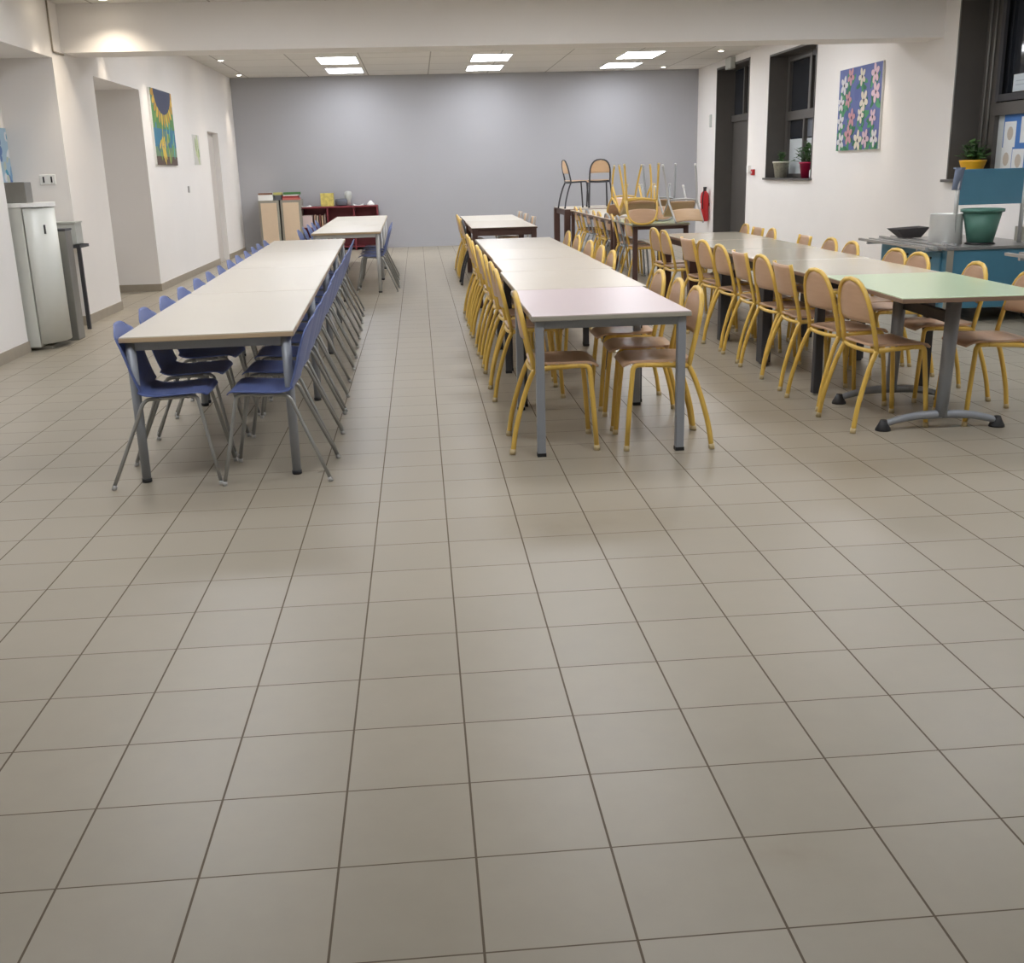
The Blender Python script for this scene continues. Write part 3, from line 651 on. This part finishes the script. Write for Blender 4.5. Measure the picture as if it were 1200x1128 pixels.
bm = NB(); box(bm, -.03, 0, -.05, .05, -.12, .12); o = obj('wall_control', bm, M['clear'], loc=(XR, 20.3, 2.35), bevel=.006); tag(o, 'small pale box high on the wall left of the dark doorway', 'control box')

# ------------------------------------------------------------------ storage at the back wall
for i, x in enumerate((-2.15, -1.71)):
    nm = ('left', 'right')[i]
    t = thing('storage_cabinet', 'cream fronted grey cabinet at the grey wall, %s of the pair' % nm, 'cabinet', (x, 21.12, 0), group='cream cabinets')
    bm = NB(); box(bm, -.205, .205, -.22, .24, 0, 1.04); obj('body', bm, M['cab'], t, bevel=.004)
    bm = NB(); box(bm, -.16, .16, -.235, -.22, .05, .99)
    for k in range(12): box(bm, -.155+k*.026, -.148+k*.026, -.238, -.235, .06, .98)
    obj('shutter', bm, M['cream_front'], t)
def stuffbox(name, label, cat, x, y, z, sx, sy, sz, m, grp=None, rz=0):
    bm = NB(); box(bm, -sx/2, sx/2, -sy/2, sy/2, 0, sz); return tag(obj(name, bm, m, loc=(x, y, z), rz=rz, bevel=.003), label, cat, grp)
stuffbox('paper_box', 'white box lying on the left cream cabinet', 'box', -2.20, 21.05, 1.04, .30, .30, .11, M['white'])
stuffbox('book', 'brown book on the white box above the left cabinet', 'book', -2.22, 21.05, 1.15, .26, .2, .035, C_(120, 84, 62))
stuffbox('book', 'yellow and green book on the small grey box between the cabinets', 'book', -1.96, 21.03, 1.14, .17, .2, .05, C_(186, 182, 110))
stuffbox('storage_box', 'small dark grey box in the middle on top of the cabinets', 'box', -1.955, 21.05, 1.04, .14, .3, .10, C_(90, 92, 96))
stuffbox('book', 'lowest red folder on the right cream cabinet', 'book', -1.70, 21.05, 1.04, .33, .3, .04, C_(196, 110, 100))
stuffbox('book', 'dark red folder in the middle of the stack on the right cabinet', 'book', -1.71, 21.05, 1.08, .31, .28, .04, C_(150, 50, 52))
stuffbox('book', 'white pad between red and green in the stack on the right cabinet', 'book', -1.70, 21.05, 1.12, .30, .28, .025, M['white'])
stuffbox('book', 'green folder topmost on the right cream cabinet', 'book', -1.68, 21.05, 1.145, .34, .28, .045, C_(72, 118, 66), rz=.08)
t = thing('shelf_unit', 'low dark red open shelf against the grey wall', 'shelf', (-.72, 21.15, 0))
S0, S1 = -.82, .76
bx('top_board', S0, S1, -.2, .2, .86, .89, M['red'], t)
for x in (S0, -.28, .26, S1-.025):
    bx('side_panel', x, x+.025, -.19, .2, 0, .86, M['red'], t)
bx('back_panel', S0, S1, .19, .2, .04, .86, M['red'], t)
for z in (.06, .46): bx('shelf_board', S0, S1, -.18, .19, z, z+.02, M['red'], t)
stuffbox('folder_box', 'white box of papers on the upper left of the red shelf', 'box', -1.40, 21.1, .48, .2, .25, .24, C_(206, 186, 182))
for k, c in enumerate([(160, 130, 110), (196, 180, 160), (120, 70, 62), (190, 160, 130), (150, 130, 120)]):
    stuffbox('book', 'upright book in the red shelf, %s from the white box' % ORD[k], 'book', -1.25+k*.05, 21.08, .48, .03, .22, .25-.02*(k % 2), C_(*c), 'books in the red shelf')
for k, c in enumerate([(214, 190, 180), (170, 60, 64), (206, 200, 196)]):
    stuffbox('board_game_box', '%s flat box lying in the lower left of the red shelf' % ('pale pink topmost', 'dark red middle', 'greyish lowest')[2-k if k != 1 else 1], 'box', -1.28, 21.07, .08+.06*k, .34, .26, .055, C_(*c))
o = stuffbox('decorated_box', 'yellow decorated box standing on the red shelf', 'box', -.98, 21.1, .89, .26, .2, .26, mat('yellow_pattern', (206, 176, 96), .6, var=.35, scale=14))
bm = NB(); lathe(bm, [(.09, 0), (.12, .03), (.125, .10), (.11, .14), (.10, .14), (.1, .04)], 18); tag(obj('bowl', bm, C_(96, 98, 108), loc=(-.70, 21.08, .89)), 'dark grey bowl beside the yellow box on the red shelf', 'bowl')
bm = NB(); lathe(bm, [(.05, 0), (.05, .10), (.08, .2), (.07, .27), (.03, .29)], 14); tag(obj('glass_jar', bm, M['clear'], loc=(-.56, 21.2, .89)), 'pale glass jar behind the grey bowl on the red shelf', 'jar')
def paper(name, label, x, y, z, sx, sy, rz):
    bm = NB(); shell(bm, lambda u, v: (u*sx, (v-.5)*sy, .015+.03*u*u*v), 6, 4, .003); tag(obj(name, bm, M['white'], loc=(x, y, z), rz=rz), label, 'paper')
paper('paper_sheet', 'white curled paper at the left end of the red shelf', -1.42, 21.05, .88, .10, .22, .3)
paper('paper_sheet', 'flat white paper in the middle of the red shelf top', -.35, 21.05, .88, .10, .16, .1)
bm = NB(); lathe(bm, [(.09, 0), (.07, .03), (.02, .09)], 6); tag(obj('folded_paper', bm, M['white'], loc=(-.10, 21.08, .89)), 'folded white paper hat at the right end of the red shelf', 'paper')

# ------------------------------------------------------------------ blue buffet on the right
t = thing('buffet_counter', 'blue buffet counter with steel top and tray rails near the big window', 'counter', (5.75, 7.95, 0))
bx('body', .02, 1.0, 0, 1.5, .14, .68, M['teal'], t, .005)
bm = NB(); box(bm, -.02, 1.03, -.02, 1.53, .68, .71); obj('worktop', bm, M['steel_top'], t, bevel=.004)
bx('corner_post', 0, .06, -.012, .0, .14, .68, M['cab'], t); bx('corner_post', .95, 1.0, -.012, 0, .14, .68, M['cab'], t)
for y in (.35, .85):
    d = bx('door', .0, .02, y-.22, y+.24, .17, .65, M['teal'], t, .003); bx('handle', -.016, 0, y-.05, y+.05, .58, .60, M['black'], d)
for k in range(4):
    bm = NB(); x = -.05-.12*k if k < 2 else -.29+.0*k
    x = (-.22, -.12, -.02, .09)[k]
    box(bm, x, x+.035, 0+.02*k, 1.55-.03*k, .715 if x > -.05 else .69, .735 if x > -.05 else .715); obj('tray_rail', bm, M['chrome'], t)
for y in (.15, 1.3):
    bm = NB(); box(bm, -.22, .02, y, y+.03, .665, .69); obj('rail_bracket', bm, M['chrome'], t)
for x in (.1, .9):
    for y in (.1, 1.35):
        bm = NB(); lathe(bm, [(.055, -.017), (.06, -.012), (.06, .012), (.055, .017)], 16)
        bmesh.ops.rotate(bm, verts=bm.verts[:], matrix=Matrix.Rotation(PI/2, 3, 'X')); bmesh.ops.translate(bm, verts=bm.verts[:], vec=(x, y, .06))
        w = obj('caster', bm, M['black'], t)
        bm = NB(); box(bm, x-.03, x+.03, y-.025, y-.018, .06, .14); box(bm, x-.03, x+.03, y+.018, y+.025, .06, .14); box(bm, x-.03, x+.03, y-.025, y+.025, .125, .14); obj('fork', bm, M['light_metal'], w)
for nm, x, z1 in (('left', .20, 1.40), ('right', .855, 1.44)):
    bm = NB(); tube(bm, [(x, .3, .71), (x, .3, z1)], .02, 10); obj('post', bm, M['light_metal'], t)
bx('blue_panel', .21, .84, .29, .31, 1.075, 1.40, M['teal'], t, .004)
bm = NB()
def P(u, v): return (.19+.05*v*(1 if u < 0 else 1)+.0*u, .285-.03*math.cos(v*3), 1.41-.32*v) if u > 5 else (.20+.045*u-.03*v, .276-.012*math.cos(3*u+2*v), 1.415-.20*v)
shell(bm, P, 6, 8, .008); box(bm, .155, .245, .27, .33, 1.405, 1.418); o = obj('cloth', bm, M['cloth'], loc=(5.75, 7.95, 0)); tag(o, 'grey blue cloth hanging over the left end of the blue panel', 'cloth')
t = thing('green_bucket', 'green plastic tub standing on the steel counter', 'tub', (6.20, 8.22, .71))
bm = NB(); lathe(bm, [(.115, .012), (.175, .30), (.17, .30), (.11, .02)], 28); obj('body', bm, M['green'], t)
bm = NB(); lathe(bm, [(.172, .295), (.196, .30), (.198, .325), (.18, .33), (.17, .31)], 28); obj('rim', bm, M['green'], t)
bm = NB(); lathe(bm, [(.13, 0), (.14, .006), (.12, .02)], 24); obj('base', bm, M['black'], t)
bm = NB(); lathe(bm, [(.155, 0), (.148, .28), (.153, .285), (.138, .285), (.13, .02)], 24); tag(obj('white_bucket', bm, M['white'], loc=(5.93, 8.38, .71)), 'white plastic bucket left of the green tub on the counter', 'bucket')
bm = NB()
v0 = [(-.09, -.07, 0), (.09, -.07, 0), (.09, .07, 0), (-.09, .07, 0)]; v1 = [(-.19, -.13, .09), (.15, -.13, .105), (.15, .13, .105), (-.19, .13, .09)]
a = [bm.verts.new(p) for p in v0]; b = [bm.verts.new(p) for p in v1]; c = [bm.verts.new((p[0]*.9, p[1]*.88, p[2]-.004)) for p in v1]; d = [bm.verts.new((p[0]*.85, p[1]*.85, .01)) for p in v0]
for i in range(4):
    k = (i+1) % 4; bm.faces.new([a[i], a[k], b[k], b[i]]); bm.faces.new([b[i], b[k], c[k], c[i]]); bm.faces.new([c[i], c[k], d[k], d[i]])
bm.faces.new(a[::-1]); bm.faces.new(d)
tag(obj('dark_tray', bm, C_(70, 66, 66), loc=(5.86, 9.0, .738)), 'dark slanted tray resting on the tray rails', 'tray')
# second unit at the frame edge
t = thing('serving_trolley', 'second blue serving unit with bright rails at the right edge', 'counter', (6.12, 5.9, 0))
bx('body', .05, .62, 0, 1.2, .14, .68, M['teal'], t, .005); bx('worktop', .02, .66, -.02, 1.22, .68, .71, M['steel_top'], t, .003)
for x in (-.26, -.13): bx('tray_rail', x, x+.035, 0, 1.25, .69, .715, M['chrome'], t)
for y in (.15, 1.0): bx('rail_bracket', -.26, .05, y, y+.03, .665, .69, M['chrome'], t)
for x in (.12, .54):
    for y in (.1, 1.1):
        bm = NB(); lathe(bm, [(.055, -.017), (.06, -.012), (.06, .012), (.055, .017)], 16)
        bmesh.ops.rotate(bm, verts=bm.verts[:], matrix=Matrix.Rotation(PI/2, 3, 'X')); bmesh.ops.translate(bm, verts=bm.verts[:], vec=(x, y, .06)); box(bm, x-.02, x+.02, y-.02, y+.02, .1, .142); obj('caster', bm, M['black'], t)
stuffbox('radiator', 'low grey heater under the big window', 'radiator', 6.74, 7.6, .25, .09, 1.8, .6, M['cab'])

# ------------------------------------------------------------------ camera and world
p, yw, rl = .28355, .07845, -.02648
fw = Vector((math.sin(yw)*math.cos(p), math.cos(yw)*math.cos(p), -math.sin(p))); rt = Vector((math.cos(yw), -math.sin(yw), 0)); up = rt.cross(fw)
r2 = rt*math.cos(rl)+up*math.sin(rl); u2 = -rt*math.sin(rl)+up*math.cos(rl)
cam = bpy.data.cameras.new('camera'); co = bpy.data.objects.new('camera', cam); col.objects.link(co)
mw = Matrix((r2, u2, -fw)).transposed().to_4x4(); mw.translation = Vector((2.80677*T, -5.74432*T, 4.82717*T)); co.matrix_world = mw
cam.sensor_fit = 'HORIZONTAL'; cam.sensor_width = 36; cam.lens = 36*1249.1/1200; cam.clip_start = .05; cam.clip_end = 200
bpy.context.scene.camera = co
w = bpy.data.worlds.new('world'); bpy.context.scene.world = w; w.use_nodes = True
w.node_tree.nodes['Background'].inputs[0].default_value = (.02, .024, .035, 1); w.node_tree.nodes['Background'].inputs[1].default_value = .5
vs = bpy.context.scene.view_settings; vs.view_transform = 'Standard'; vs.look = 'None'; vs.gamma = 1; vs.use_curve_mapping = False; vs.exposure = -0.14
